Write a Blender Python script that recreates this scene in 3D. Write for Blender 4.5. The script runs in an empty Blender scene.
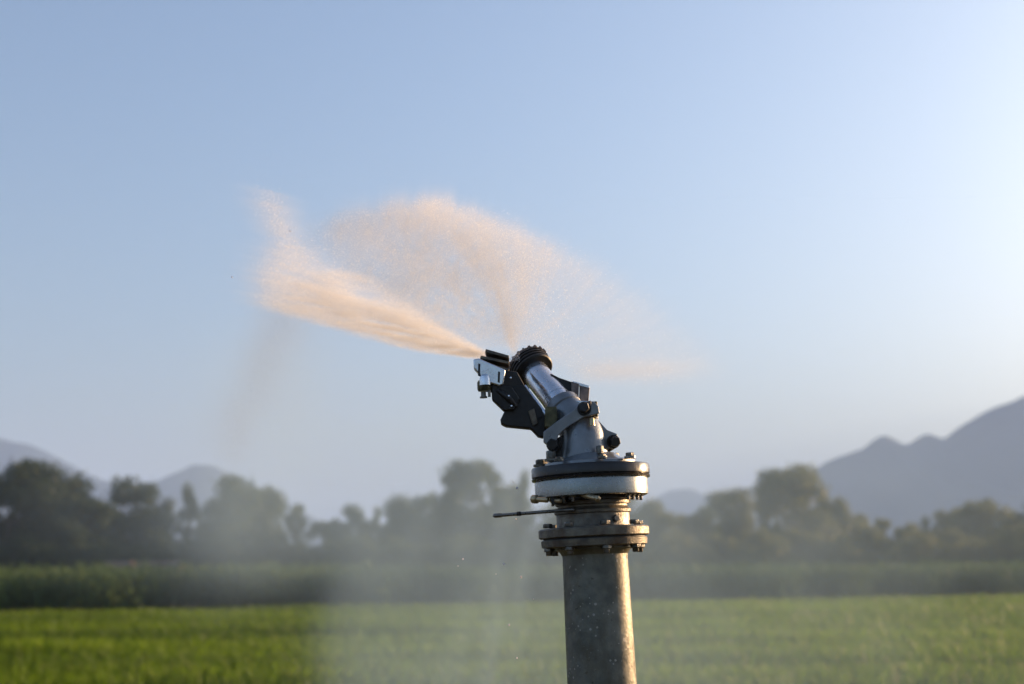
import bpy, bmesh, math, random
import numpy as np
from mathutils import Vector, Matrix
random.seed(7); rng = np.random.default_rng(11)
R = math.radians
S = bpy.context.scene
COL = S.collection
PI = math.pi

# ------------------------------------------------------------------ render / view
S.render.engine = 'CYCLES'
S.cycles.use_denoising = True
S.cycles.max_bounces = 6
S.cycles.diffuse_bounces = 2
S.cycles.glossy_bounces = 3
S.cycles.transmission_bounces = 4
S.cycles.volume_bounces = 1
S.cycles.volume_max_steps = 96
S.cycles.volume_step_rate = 1.0
S.cycles.transparent_max_bounces = 12
S.cycles.sample_clamp_indirect = 4
vs = S.view_settings
vs.view_transform = 'Standard'; vs.look = 'None'; vs.gamma = 1.0; vs.use_curve_mapping = False
vs.exposure = 1.90

# ------------------------------------------------------------------ camera
F = 1422.2                      # focal length in pixels (50 mm on 36 mm at 1024 px)
CAM_H = 1.6
Y0 = 2.46
ROT = Matrix.Rotation(R(90 + 9.27), 4, 'X') @ Matrix.Rotation(R(-0.3), 4, 'Z')
cam_d = bpy.data.cameras.new('camera'); cam = bpy.data.objects.new('camera', cam_d)
COL.objects.link(cam); S.camera = cam
cam.matrix_world = Matrix.Translation((0, 0, CAM_H)) @ ROT
cam_d.lens = 50; cam_d.sensor_width = 36
cam_d.clip_start = 0.05; cam_d.clip_end = 20000
cam_d.dof.use_dof = True; cam_d.dof.focus_distance = 2.50; cam_d.dof.aperture_fstop = 3.6

R3 = ROT.to_3x3()
RN = np.array(R3)
def W(px, py, Y=Y0):
    """the point of the vertical plane y=Y that the photo shows at (px,py)"""
    d = R3 @ Vector(((px - 512) / F, (342 - py) / F, -1))
    return Vector((0, 0, CAM_H)) + d * (Y / d.y)
def Wn(px, py, Y):
    d = np.stack([(px - 512) / F, (342 - py) / F, -np.ones_like(px)], 1) @ RN.T
    return d * (Y / d[:, 1])[:, None] + np.array([0, 0, CAM_H])
MM = (W(599, 500) - W(598, 500)).length     # metres per photo pixel at the sprinkler

# ------------------------------------------------------------------ sky and sun
SUN_EL, SUN_AZ = R(11), R(57)               # azimuth measured from +Y towards +X
wd = bpy.data.worlds.new('World'); S.world = wd; wd.use_nodes = True
nt = wd.node_tree; nt.nodes.clear()
sky = nt.nodes.new('ShaderNodeTexSky'); sky.sky_type = 'NISHITA'; sky.sun_disc = False
sky.sun_elevation = SUN_EL; sky.sun_rotation = SUN_AZ
sky.air_density = 1.0; sky.dust_density = 5.0; sky.ozone_density = 3.2; sky.altitude = 100
bg = nt.nodes.new('ShaderNodeBackground'); bg.inputs['Strength'].default_value = 0.072
wo = nt.nodes.new('ShaderNodeOutputWorld')
nt.links.new(sky.outputs[0], bg.inputs[0]); nt.links.new(bg.outputs[0], wo.inputs[0])
sd = bpy.data.lights.new('sun', 'SUN'); sd.energy = 4.9; sd.angle = R(0.55); sd.color = (1.0, 0.62, 0.32)
so = bpy.data.objects.new('sun', sd); COL.objects.link(so)
sdir = Vector((math.sin(SUN_AZ) * math.cos(SUN_EL), math.cos(SUN_AZ) * math.cos(SUN_EL), math.sin(SUN_EL)))
so.rotation_euler = sdir.to_track_quat('Z', 'Y').to_euler()
so.location = (20, 10, 20)

# ------------------------------------------------------------------ materials
def mat(name, base, rough=0.6, metal=0.0, var=0.0, scale=8.0, col2=None, bump=0.0, bscale=40.0,
        trans=None, spec=0.5, stain=None, stretch=(1, 1, 1), lo=0.35, hi=0.65, detail=6, rvar=0.0, spots=None, coat=0):
    m = bpy.data.materials.new(name); m.use_nodes = True
    n = m.node_tree; b = n.nodes['Principled BSDF']; L = n.links.new
    b.inputs['Roughness'].default_value = rough; b.inputs['Metallic'].default_value = metal
    b.inputs['Specular IOR Level'].default_value = spec
    b.inputs['Coat Weight'].default_value = coat
    tc = n.nodes.new('ShaderNodeTexCoord'); mp = n.nodes.new('ShaderNodeMapping')
    mp.inputs['Scale'].default_value = stretch; L(tc.outputs['Object'], mp.inputs[0])
    c2 = col2 if col2 else tuple(c * (1 - var) for c in base)
    nz = n.nodes.new('ShaderNodeTexNoise'); nz.inputs['Scale'].default_value = scale; nz.inputs['Detail'].default_value = detail
    L(mp.outputs[0], nz.inputs['Vector'])
    rp = n.nodes.new('ShaderNodeValToRGB'); rp.color_ramp.elements[0].position = lo; rp.color_ramp.elements[1].position = hi
    rp.color_ramp.elements[0].color = (*c2, 1); rp.color_ramp.elements[1].color = (*base, 1)
    L(nz.outputs['Fac'], rp.inputs[0]); out = rp.outputs[0]
    if spots:
        vo = n.nodes.new('ShaderNodeTexVoronoi'); vo.inputs['Scale'].default_value = spots[1]
        vo.inputs['Randomness'].default_value = 1.0
        L(mp.outputs[0], vo.inputs['Vector'])
        n3 = n.nodes.new('ShaderNodeTexNoise'); n3.inputs['Scale'].default_value = spots[1] * .35; L(mp.outputs[0], n3.inputs['Vector'])
        r3 = n.nodes.new('ShaderNodeMapRange'); r3.inputs[1].default_value = .42; r3.inputs[2].default_value = .7
        r3.inputs[3].default_value = 0.0; r3.inputs[4].default_value = spots[2]
        L(n3.outputs['Fac'], r3.inputs[0])
        lt = n.nodes.new('ShaderNodeMath'); lt.operation = 'LESS_THAN'
        L(vo.outputs['Distance'], lt.inputs[0]); L(r3.outputs[0], lt.inputs[1])
        mx = n.nodes.new('ShaderNodeMix'); mx.data_type = 'RGBA'; mx.inputs['B'].default_value = (*spots[0], 1)
        L(lt.outputs[0], mx.inputs['Factor']); L(out, mx.inputs['A']); out = mx.outputs['Result']
    if stain:
        n5 = n.nodes.new('ShaderNodeTexNoise'); n5.inputs['Scale'].default_value = stain[1]; n5.inputs['Detail'].default_value = 7; n5.inputs['Roughness'].default_value = .65
        mp5 = n.nodes.new('ShaderNodeMapping'); mp5.inputs['Scale'].default_value = (1, 1, .45); mp5.inputs['Location'].default_value = (3, 1, 7)
        L(tc.outputs['Object'], mp5.inputs[0]); L(mp5.outputs[0], n5.inputs['Vector'])
        r5 = n.nodes.new('ShaderNodeMapRange'); r5.inputs[1].default_value = stain[2]; r5.inputs[2].default_value = stain[3]; r5.inputs[4].default_value = stain[4]
        L(n5.outputs['Fac'], r5.inputs[0])
        m5 = n.nodes.new('ShaderNodeMix'); m5.data_type = 'RGBA'; m5.inputs['B'].default_value = (*stain[0], 1)
        L(r5.outputs[0], m5.inputs['Factor']); L(out, m5.inputs['A']); out = m5.outputs['Result']
    L(out, b.inputs['Base Color'])
    if rvar:
        n4 = n.nodes.new('ShaderNodeTexNoise'); n4.inputs['Scale'].default_value = scale * 2.3; n4.inputs['Detail'].default_value = 5
        L(mp.outputs[0], n4.inputs['Vector'])
        r4 = n.nodes.new('ShaderNodeMapRange'); r4.inputs[1].default_value = .3; r4.inputs[2].default_value = .7
        r4.inputs[3].default_value = max(.03, rough - rvar); r4.inputs[4].default_value = min(1, rough + rvar)
        L(n4.outputs['Fac'], r4.inputs[0]); L(r4.outputs[0], b.inputs['Roughness'])
    if bump:
        n2 = n.nodes.new('ShaderNodeTexNoise'); n2.inputs['Scale'].default_value = bscale; n2.inputs['Detail'].default_value = 5
        L(mp.outputs[0], n2.inputs['Vector'])
        bp = n.nodes.new('ShaderNodeBump'); bp.inputs['Strength'].default_value = bump; bp.inputs['Distance'].default_value = 0.002
        L(n2.outputs['Fac'], bp.inputs['Height']); L(bp.outputs[0], b.inputs['Normal'])
    if trans:                              # thin leaf / drop: part of the light passes through
        tr = n.nodes.new('ShaderNodeBsdfTranslucent'); ms = n.nodes.new('ShaderNodeMixShader')
        ms.inputs[0].default_value = trans; L(out, tr.inputs[0])
        L(b.outputs[0], ms.inputs[1]); L(tr.outputs[0], ms.inputs[2])
        L(ms.outputs[0], n.nodes['Material Output'].inputs[0])
    return m

M = {}
M['galv'] = mat('galvanised_steel', (.20, .20, .165), .42, .38, scale=34, col2=(.10, .106, .088), bump=.22, bscale=160, rvar=.15,
                spots=((.34, .33, .29), 120, .38), lo=.36, hi=.68, stain=((.09, .078, .05), 24, .47, .64, .6))
M['iron'] = mat('cast_iron_wet', (.185, .165, .125), .48, .5, scale=40, col2=(.075, .07, .06), bump=.5, bscale=300, rvar=.15, stain=((.10, .06, .03), 30, .5, .68, .7))
M['grey'] = mat('grey_cast_paint', (.21, .23, .25), .38, .35, scale=30, col2=(.14, .155, .17), bump=.25, bscale=350, rvar=.12, coat=.6)
M['black'] = mat('black_coated_metal', (.017, .016, .015), .5, .2, scale=50, col2=(.016, .016, .016), bump=.25, bscale=300, rvar=.12)
M['flange'] = mat('black_painted_flange', (.03, .026, .024), .22, .3, scale=30, col2=(.02, .018, .017), bump=.06, bscale=200, rvar=.06)
M['rubber'] = mat('black_rubber', (.02, .02, .02), .6, 0, scale=60, var=.4)
M['silver'] = mat('brushed_aluminium', (.72, .75, .80), .24, .9, scale=30, col2=(.66, .69, .74), bump=.0, bscale=400, rvar=.1)
M['dull'] = mat('matt_aluminium', (.27, .28, .27), .27, .8, scale=25, col2=(.22, .23, .22), bump=.08, bscale=300, rvar=.05)
M['olive'] = mat('olive_bronze', (.12, .11, .055), .4, .5, scale=60, col2=(.05, .05, .025), bump=.3, bscale=300)
M['bolt'] = mat('zinc_bolt', (.2, .19, .17), .35, .8, scale=60, col2=(.08, .075, .065), bump=.3, bscale=300, rvar=.12)
M['sun_gold'] = mat('worn_sun_gold_rod', (.5, .4, .24), .35, .8, scale=60, col2=(.3, .24, .15), rvar=.1)  # golden tint of the sunlight is put into the metal's base colour
M['brown'] = mat('brown_plastic', (.24, .19, .165), .5, 0, scale=50, col2=(.07, .055, .05), bump=.2, bscale=300)

# ------------------------------------------------------------------ mesh helpers
def link(name, me, m, parent=None):
    o = bpy.data.objects.new(name, me); COL.objects.link(o)
    if m and not me.materials: me.materials.append(m)
    if parent:
        o.parent = parent
    return o
def tag(o, label=None, cat=None, group=None, kind=None):
    if label: o['label'] = label
    if cat: o['category'] = cat
    if group: o['group'] = group
    if kind: o['kind'] = kind
    return o
def empty(name, loc, rz=0, scale=None):
    e = bpy.data.objects.new(name, None); COL.objects.link(e)
    e.location = loc; e.rotation_euler = (0, 0, rz); e.empty_display_size = .2
    if scale: e.scale = scale
    return e

class MB:
    """collects shapes (in world coordinates) and links them as one mesh relative to its root"""
    def __init__(s): s.bm = bmesh.new()
    def lathe(s, o, ax, prof, seg=64, cap=True, squash=None):
        ax = ax.normalized(); u = ax.orthogonal().normalized()
        # keep the seam at the back
        v = ax.cross(u); rings = []
        for t, r in prof:
            c = o + ax * t
            if not callable(r) and r < 1e-6: rings.append([s.bm.verts.new(c)]); continue
            rings.append([s.bm.verts.new(c + (u * math.cos(a) + v * math.sin(a)) * (r(a) if callable(r) else r))
                          for a in (2 * PI * k / seg for k in range(seg))])
        for A, B in zip(rings, rings[1:]):
            if len(A) == 1 and len(B) == 1: continue
            for k in range(seg):
                k2 = (k + 1) % seg
                if len(A) == 1: s.bm.faces.new((A[0], B[k2], B[k]))
                elif len(B) == 1: s.bm.faces.new((A[k], A[k2], B[0]))
                else: s.bm.faces.new((A[k], A[k2], B[k2], B[k]))
        if cap:
            if len(rings[0]) > 1: s.bm.faces.new(rings[0][::-1])
            if len(rings[-1]) > 1: s.bm.faces.new(rings[-1])
        return s
    def sweep(s, pts, rad, seg=40, cap=True, flat=None):
        """tube through pts with a radius per point; flat=(factor, dir) squeezes it"""
        n = len(pts); rings = []; u = None
        for i in range(n):
            t = (pts[min(i + 1, n - 1)] - pts[max(i - 1, 0)]).normalized()
            if u is None: u = t.orthogonal().normalized()
            u = (u - t * u.dot(t)).normalized(); v = t.cross(u)
            rings.append([s.bm.verts.new(pts[i] + (u * math.cos(a) + v * math.sin(a)) * rad[i])
                          for a in (2 * PI * k / seg for k in range(seg))])
        for A, B in zip(rings, rings[1:]):
            for k in range(seg):
                k2 = (k + 1) % seg; s.bm.faces.new((A[k], A[k2], B[k2], B[k]))
        if cap: s.bm.faces.new(rings[0][::-1]); s.bm.faces.new(rings[-1])
        return s
    def prism(s, poly, dy, th, shear=0.0):
        """outline in photo pixels at the sprinkler's distance, dy m behind its axis, th m thick"""
        P = [W(x, y) for x, y in poly]
        a = [s.bm.verts.new(p + Vector((0, dy - th / 2 + shear * (p.x - P[0].x), 0))) for p in P]
        b = [s.bm.verts.new(p + Vector((0, dy + th / 2 + shear * (p.x - P[0].x), 0))) for p in P]
        n = len(P)
        s.bm.faces.new(a); s.bm.faces.new(b[::-1])
        for i in range(n):
            j = (i + 1) % n; s.bm.faces.new((a[j], a[i], b[i], b[j]))
        return s
    def hexa(s, o, ax, r, h, seg=6):
        return s.lathe(o, ax, [(0, r * .97), (h * .1, r), (h * .85, r), (h, r * .88)], seg)
    def build(s, name, m, root, bevel=0.0, ang=35, smooth=True):
        bmesh.ops.recalc_face_normals(s.bm, faces=s.bm.faces)
        me = bpy.data.meshes.new(name)
        off = root_loc(root)
        bmesh.ops.translate(s.bm, vec=-off, verts=s.bm.verts)
        s.bm.to_mesh(me); s.bm.free()
        if smooth:
            me.shade_smooth(); me.set_sharp_from_angle(angle=R(ang))
        o = link(name, me, m, root)
        if bevel:
            b = o.modifiers.new('bevel', 'BEVEL'); b.width = bevel; b.segments = 3; b.limit_method = 'ANGLE'; b.angle_limit = R(35)
            b.harden_normals = False
        return o
def root_loc(o):
    v = Vector((0, 0, 0))
    while o is not None:
        v = v + o.location; o = o.parent
    return v

def tris_mesh(name, P, m):
    """P: (n,k,3) array of k-cornered faces -> one mesh"""
    n, k, _ = P.shape
    me = bpy.data.meshes.new(name)
    me.vertices.add(n * k); me.vertices.foreach_set('co', P.astype(np.float32).ravel())
    me.loops.add(n * k); me.loops.foreach_set('vertex_index', np.arange(n * k, dtype=np.int32))
    me.polygons.add(n); me.polygons.foreach_set('loop_start', np.arange(0, n * k, k, dtype=np.int32))
    me.polygons.foreach_set('loop_total', np.full(n, k, dtype=np.int32))
    me.update(calc_edges=True); me.materials.append(m)
    return me

# ================================================================== SPRINKLER
def axx(py): return 594.5 + (py - 547) * (7.5 / 137)
A0 = W(axx(684), 684); A1 = W(axx(547), 547)
AX = (A1 - A0).normalized()
base = A0 - AX * (A0.z / AX.z)                     # where the riser meets the ground
root = empty('irrigation_sprinkler', base)
tag(root, 'tall galvanised pipe topped by bolted flanges and a tilted silver rain gun spraying water', 'sprinkler')
def onax(py, r=0):                                  # axis coordinate of a front edge seen at row py
    pyc = py + r * (574 - py) / F
    p = W(axx(pyc), pyc); return (p - A0).dot(AX)
def stack(name, m, rows, bevel=0, seg=96):
    """rows of (photo row of the front edge, radius in photo px)"""
    mb = MB(); mb.lathe(A0, AX, [(onax(py, r), r * MM) for py, r in rows], seg)
    return mb.build(name, m, root, bevel)
Lb = (base - A0).dot(AX)
# riser pipe, a slightly growing radius towards the ground as the photo shows a swage
mb = MB(); mb.lathe(A0, AX, [(Lb - .05, 34.2 * MM), (onax(684), 34 * MM), (onax(620), 33.2 * MM), (onax(560), 32.4 * MM), (onax(552), 32.6 * MM)], 128)
mb.build('riser_pipe', M['galv'], root)
# weld fillet ring + lower flange pair
stack('weld_collar', M['galv'], [(554, 33), (550.5, 35), (548, 39), (545, 39)])
lf = stack('lower_flange', M['iron'], [(545.6, 50), (544.6, 52.4), (538.6, 53), (537.4, 52.2)])
g1 = stack('gasket', M['rubber'], [(537.6, 50.5), (535.2, 50.5)])
uf = stack('middle_flange', M['iron'], [(535.6, 53.8), (534.6, 55), (527.2, 55), (525.8, 53.6), (525.4, 40)])
ck = stack('neck', M['iron'], [(526.5, 38), (524, 36.6), (512.6, 36.4), (511.6, 38.2), (508.8, 38.4), (507.6, 37), (505.6, 34.8), (503.8, 34.8), (502.8, 37), (499.6, 37.2),
                               (498.4, 35), (494, 34), (490, 33)])
# set screw on the neck
def radial(ang):                                    # ang: 0 = towards camera, +90 = photo right
    f = Vector((0, -1, 0)); f = (f - AX * f.dot(AX)).normalized(); r = f.cross(AX) * -1
    if r.x < 0: r = -r
    return f * math.cos(R(ang)) + r * math.sin(R(ang))
mb = MB(); p = A0 + AX * onax(519, 36) + radial(33) * 35.5 * MM; mb.hexa(p, radial(33), 3.4 * MM, 4 * MM); mb.build('set_screw', M['bolt'], ck)
# bolts of the lower flange joint
for k in range(8):
    a = -79 + 45 * k
    c = A0 + radial(a) * 46.5 * MM
    mb = MB()
    t0 = onax(545)
    mb.hexa(c + AX * (onax(526.4)), AX, 4.9 * MM, 4.2 * MM)
    mb.lathe(c, AX, [(onax(554), 2.9 * MM), (onax(553.4), 3.2 * MM), (t0, 3.2 * MM), (onax(528), 3.2 * MM)], 12)
    mb.hexa(c + AX * (onax(545.2)), -AX, 5.2 * MM, 5 * MM)
    mb.build('flange_bolt', M['bolt'], uf, .0004)
# grey bearing ring and black top flange
br = stack('bearing_ring', M['dull'], [(494.6, 30), (494.4, 54), (493.2, 56.2), (477.2, 56.6), (475.8, 56)])
bf = stack('bearing_flange', M['flange'], [(476.4, 55), (475.6, 59), (473.6, 59.4), (472.6, 58.2), (471.6, 59.2), (463.2, 59.3), (461.8, 58.4), (461.4, 40)])
cb = stack('casting_base', M['grey'], [(462.4, 45), (461.8, 46), (459, 45.5), (458.0, 43.5), (456.5, 32), (452, 26)])
for k, (a, rr, hh, hr) in enumerate([(-128, 47, 7, 5), (-66, 43, 8, 5), (-112, 52, 5, 6.2), (150, 48, 7, 5), (140, 44, 7, 4.2), (46, 52, 3.5, 4.2), (-38, 52.5, 2, 3.6), (10, 53, 2, 3.6), (180, 52, 5, 4)]):
    mb = MB(); c = A0 + radial(a) * rr * MM + AX * onax(462.0)
    if rr < 50: c = A0 + radial(a) * rr * MM + AX * onax(459.6)
    mb.lathe(c - AX * .002, AX, [(0, hr * 1.35 * MM), (.0042, hr * 1.35 * MM)], 24)
    mb.hexa(c + AX * .0022, AX, hr * MM, hh * MM); mb.build('flange_bolt', M['bolt'], bf, .0004)
for a in (-36, -25, 42, 50, 60, 72, 128, 175, 230):   # small nuts hanging under the ring
    mb = MB(); c = A0 + radial(a) * 50 * MM + AX * onax(494.5)
    mb.hexa(c + AX * .002, -AX, 3.6 * MM, 5.5 * MM); mb.lathe(c, -AX, [(0, 1.8 * MM), (8.5 * MM, 1.6 * MM)], 10)
    mb.build('nut', M['bolt'], br, .0003)
# clip dark stop ring below
stack('stop_ring', M['black'], [(499, 40), (498.4, 41.5), (495.6, 41.5), (495.2, 40)])
# trip rods
def rod(name, m, p, q, r, dy1=0, dy2=0, ball=False):
    a = W(*p) + Vector((0, dy1, 0)); b = W(*q) + Vector((0, dy2, 0)); mb = MB(); L_ = (b - a).length; ax = (b - a).normalized()
    mb.lathe(a, ax, [(-r * .5 * MM, r * .55 * MM), (0, r * MM), (L_, r * MM), (L_ + r * .5 * MM, r * .55 * MM)], 16)
    if ball: mb.lathe(a, ax, [(-2 * MM, 1.3 * r * MM), (-1 * MM, 1.6 * r * MM), (4 * MM, 1.6 * r * MM), (5 * MM, 1.2 * r * MM)], 16)
    return mb.build(name, m, root)
rod('stop_rod', M['bolt'], (495.5, 516.5), (572, 511.2), 1.7, -.035, -.062)
rod('stop_rod_tip', M['bolt'], (494.5, 516.6), (501.5, 516.1), 2.1, -.035, -.038)
mb = MB(); mb.hexa(W(517, 515) + Vector((0, -.045, 0)), Vector((1, -.2, .07)), 2.2 * MM, 4 * MM); mb.build('rod_clip', M['black'], root)
rod('trip_lever', M['sun_gold'], (533.8, 500.0), (546.5, 501.6), 2.7, -.03, -.055, True)
rod('trip_lever', M['sun_gold'], (551, 502.0), (559, 502.8), 2.3, -.05, -.07)
rod('trip_lever', M['sun_gold'], (576, 495.4), (593.5, 502), 2.7, -.07, -.108)
mb = MB(); mb.lathe(W(593.5, 502) + Vector((0, -.108, 0)), Vector((1, 0, -.5)), [(-3 * MM, 2.4 * MM), (0, 3.4 * MM), (3 * MM, 2.4 * MM)], 16); mb.build('lever_tip', M['sun_gold'], root)
mb = MB(); mb.prism([(566, 495), (579, 494), (581, 498), (577, 501), (567, 502)], -.068, .022); mb.build('lever_clamp', M['black'], root, .001)
mb = MB(); mb.prism([(549, 499), (564, 498), (565, 506), (551, 506)], -.05, .024); mb.build('lever_clamp', M['black'], root, .001)

# barrel axis: up, left and away from the camera
dimg = (W(531, 361.5) - W(561.5, 405.5)).normalized()
BD = (dimg * math.cos(R(36)) + Vector((0, 1, 0)) * math.sin(R(36))).normalized()
K = 1 / math.cos(R(36))
BP = W(561.5, 405.5)
def bt(d): return d * MM * K                         # distance along the barrel from a photo distance
# elbow casting (swept)
pts = []; rad = []
ctrl = [(583.5, 462, 26, 0), (583, 452, 24.5, 0), (582.5, 441, 23, 0), (580, 431, 21.5, .002), (575, 421.5, 20, .006), (569, 413.5, 18.6, .010)]
for x, y, r, dy in ctrl: pts.append(W(x, y) + Vector((0, dy, 0))); rad.append(r * MM)
BP = W(561.5, 404.0) + Vector((0, .022, 0))
pts.append(BP + BD * -.004); rad.append(17.6 * MM)
def smooth_path(pts, rad, n=5):
    P, Q = [], []
    for i in range(len(pts) - 1):
        p0, p1, p2, p3 = pts[max(i - 1, 0)], pts[i], pts[i + 1], pts[min(i + 2, len(pts) - 1)]
        for k in range(n):
            t = k / n
            P.append(.5 * ((2 * p1) + (p2 - p0) * t + (2 * p0 - 5 * p1 + 4 * p2 - p3) * t * t + (3 * p1 - p0 - 3 * p2 + p3) * t ** 3))
            Q.append(rad[i] * (1 - t) + rad[i + 1] * t)
    P.append(pts[-1]); Q.append(rad[-1]); return P, Q
P, Q = smooth_path(pts, rad)
mb = MB(); mb.sweep(P, Q, 64)
# raised rib along the left of the casting
mb.prism([(556, 459), (563, 430), (572, 430), (566, 459)], .0, .02)
eb = mb.build('elbow', M['grey'], root, .0006)
mb = MB(); mb.lathe(BP, BD, [(bt(-9), 17.5 * MM), (bt(-8), 19 * MM), (bt(-1.5), 19.3 * MM), (bt(-.5), 18 * MM), (bt(1), 16.6 * MM), (bt(2), 15.3 * MM)], 64)
mb.build('barrel_socket', M['grey'], root)
# barrel
blen = (W(531, 363.5) - W(561.5, 404)).length / math.cos(R(36))
mb = MB(); mb.lathe(BP, BD, [(-.01, 14.6 * MM), (blen * .15, 14.6 * MM), (blen * .152, 14.9 * MM), (blen * .2, 14.9 * MM), (blen * .202, 14.6 * MM), (blen, 14.3 * MM)], 96)
brl = mb.build('barrel', M['silver'], root)
# ribbed muzzle collar + toothed crown
mb = MB(); prof = [(-.010, 15 * MM), (-.009, 21 * MM), (-.007, 22.2 * MM)]
t = -.007
for k in range(3):
    prof += [(t, 22.2 * MM), (t + .0034, 22.2 * MM), (t + .0040, 20 * MM), (t + .0060, 20 * MM)]; t += .0068
prof += [(t, 21.8 * MM), (t + .003, 21.8 * MM), (t + .004, 19 * MM)]
mb.lathe(BP + BD * blen, BD, prof, 96); mb.build('muzzle_collar', M['black'], root)
TE = t + .005
mb = MB()
def gear(a): return (23.6 if (a * 20 / (2 * PI)) % 1 < .40 else 21.6) * MM
mb.lathe(BP + BD * (blen + t - .001), BD, [(0, 22.5 * MM), (.001, 22.5 * MM), (.0012, gear), (.007, gear), (.0075, 21.5 * MM), (.012, 19 * MM), (.02, 12 * MM), (.008, 11 * MM)], 200, cap=False)
mb.build('toothed_crown', M['brown'], root, 0, 25)
mb = MB(); mb.lathe(BP + BD * (blen + t), BD, [(-.005, 13 * MM), (.012, 12.5 * MM), (.026, 9.5 * MM), (.026, 8 * MM), (.01, 9 * MM)], 48, cap=False); mb.build('nozzle', M['black'], root)
NZ = BP + BD * (blen + t + .026)
# thin brace rod alongside the barrel and its strip of bright edge
mb = MB(); o1 = W(525, 384) + Vector((0, .03, 0)); o2 = W(548, 418) + Vector((0, -.012, 0)); mb.sweep([o1, o1.lerp(o2, .5), o2], [1.9 * MM] * 3, 14); mb.build('brace_rod', M['silver'], root)
mb = MB(); o1 = W(519, 383) + Vector((0, .035, 0)); o2 = W(541, 419) + Vector((0, -.005, 0)); mb.sweep([o1, o2], [2.6 * MM] * 2, 14); mb.build('brace_rod', M['black'], root)
# yoke: two arms falling from the socket to the pivots
yk = MB()
yk.prism([(592, 404), (597, 409), (598, 416), (582, 420), (566, 430), (558, 437), (555, 446), (549, 449), (543, 444), (543, 434), (556, 424), (572, 413), (580, 406)], -.034, .016)
yk.prism([(590, 406), (598, 412), (598, 420), (607, 430), (617, 434), (619, 444), (612, 449), (604, 446), (598, 436), (586, 423)], .006, .018)
yoke = yk.build('yoke', M['grey'], root, .0012)
def hexbolt(p, dy, ax, r, h, m='bolt', par=None, washer=True):
    c = W(*p) + Vector((0, dy, 0)); mb = MB()
    if washer: mb.lathe(c - ax.normalized() * .001, ax, [(0, r * 1.25 * MM), (.0028, r * 1.25 * MM)], 24)
    mb.hexa(c + ax.normalized() * .0018, ax, r * MM, h * MM); return mb.build('pivot_bolt', M[m], par or root, .0004)
hexbolt((553.5, 446), -.03, Vector((-.25, -1, -.1)), 6.2, 8, 'black', yoke)
hexbolt((613, 442), -.006, Vector((.3, -1, -.1)), 5.6, 7, 'black', yoke)
hexbolt((583, 411.5), -.045, Vector((-.1, -1, .1)), 5.6, 7, 'black', yoke)
# web below left pivot (dark triangular bracket)
mb = MB(); mb.prism([(546, 446), (562, 436), (565, 459), (557, 458)], -.01, .02); mb.build('pivot_web', M['black'], root, .001)
mb = MB(); mb.prism([(600, 426), (617, 436), (618, 446), (610, 451), (604, 446)], .024, .016); mb.build('pivot_web', M['black'], root, .001)
# stacked brown and olive blocks either side of the socket
mb = MB(); mb.prism([(587, 404), (596, 403.5), (597, 419), (589, 417)], -.02, .03); mb.build('end_block', M['olive'], root, .0015)
mb = MB(); mb.prism([(584, 405), (589.5, 403.6), (590, 409), (585, 410)], -.04, .014); mb.build('clamp_lug', M['brown'], root, .001)
mb = MB(); mb.prism([(545, 409), (556, 409), (557, 421), (553, 430), (544, 429)], -.018, .04); mb.build('side_block', M['olive'], root, .0015)
mb = MB(); mb.prism([(573, 401), (592, 402), (592, 407), (578, 408)], .004, .03); mb.build('socket_lug', M['silver'], root, .001)
mb = MB(); mb.lathe(W(590.5, 424) + Vector((0, -.04, 0)), AX, [(-4 * MM, 3 * MM), (3 * MM, 2.6 * MM), (4 * MM, 2 * MM)], 16); mb.build('grease_fitting', M['sun_gold'], root)
mb = MB(); c = W(598.5, 456) + Vector((0, -.047, 0)); mb.hexa(c, AX, 3.8 * MM, 8 * MM); mb.build('pivot_bolt', M['bolt'], root, .0004)
# drive arm: head casting, spoon (deflector), counterweights
ah = MB(); ah.prism([(473.5, 361), (479, 360), (505.5, 371.5), (503.5, 386), (499.5, 387.5), (482, 382), (479.5, 376), (474, 370)], -.01, .022)
head = ah.build('arm_head', M['silver'], root, .0022)
for x in (479.6, 499.2):
    mb = MB(); mb.prism([(x - 1, 365 + (x - 479) * .4), (x + 1, 365.6 + (x - 479) * .4), (x + .6, 378 + (x - 479) * .33), (x - 1.4, 377 + (x - 479) * .33)], -.0215, .003); mb.build('slot', M['black'], head, .0004)
mb = MB(); c = W(485.2, 380) + Vector((0, -.022, 0)); mb.lathe(c - AX * .012, AX, [(0, 5.6 * MM), (.011, 5.6 * MM), (.016, 4.8 * MM), (.019, 2.5 * MM), (.0196, 0)], 32); mb.build('head_cap', M['silver'], head)
mb = MB(); mb.lathe(W(484.5, 392) + Vector((0, -.012, 0)), AX, [(0, 6.2 * MM), (2 * MM, 7 * MM), (9 * MM, 7 * MM), (11 * MM, 5.5 * MM)], 28); mb.build('spring_housing', M['olive'], head)
mb = MB(); q = W(483.5, 393) + Vector((0, -.012, 0)); mb.lathe(q, -AX, [(0, 2.6 * MM), (5 * MM, 2.6 * MM)], 14); mb.lathe(q, -AX, [(4.4 * MM, 3.8 * MM), (6 * MM, 3.8 * MM)], 14)
q2 = W(489.3, 392) + Vector((0, -.02, 0)); mb.lathe(q2, -AX, [(0, 1.5 * MM), (6.5 * MM, 1.5 * MM)], 10); mb.build('adjuster_pin', M['bolt'], head)
mb = MB()
mb.prism([(491, 384), (512, 388), (520, 400), (514, 411), (504, 411.5), (492, 400)], .0, .03)
mb.prism([(500, 370), (517, 372), (526, 388), (520, 400), (500, 394)], .012, .034)
arm = mb.build('drive_arm', M['black'], root, .002)
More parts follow.
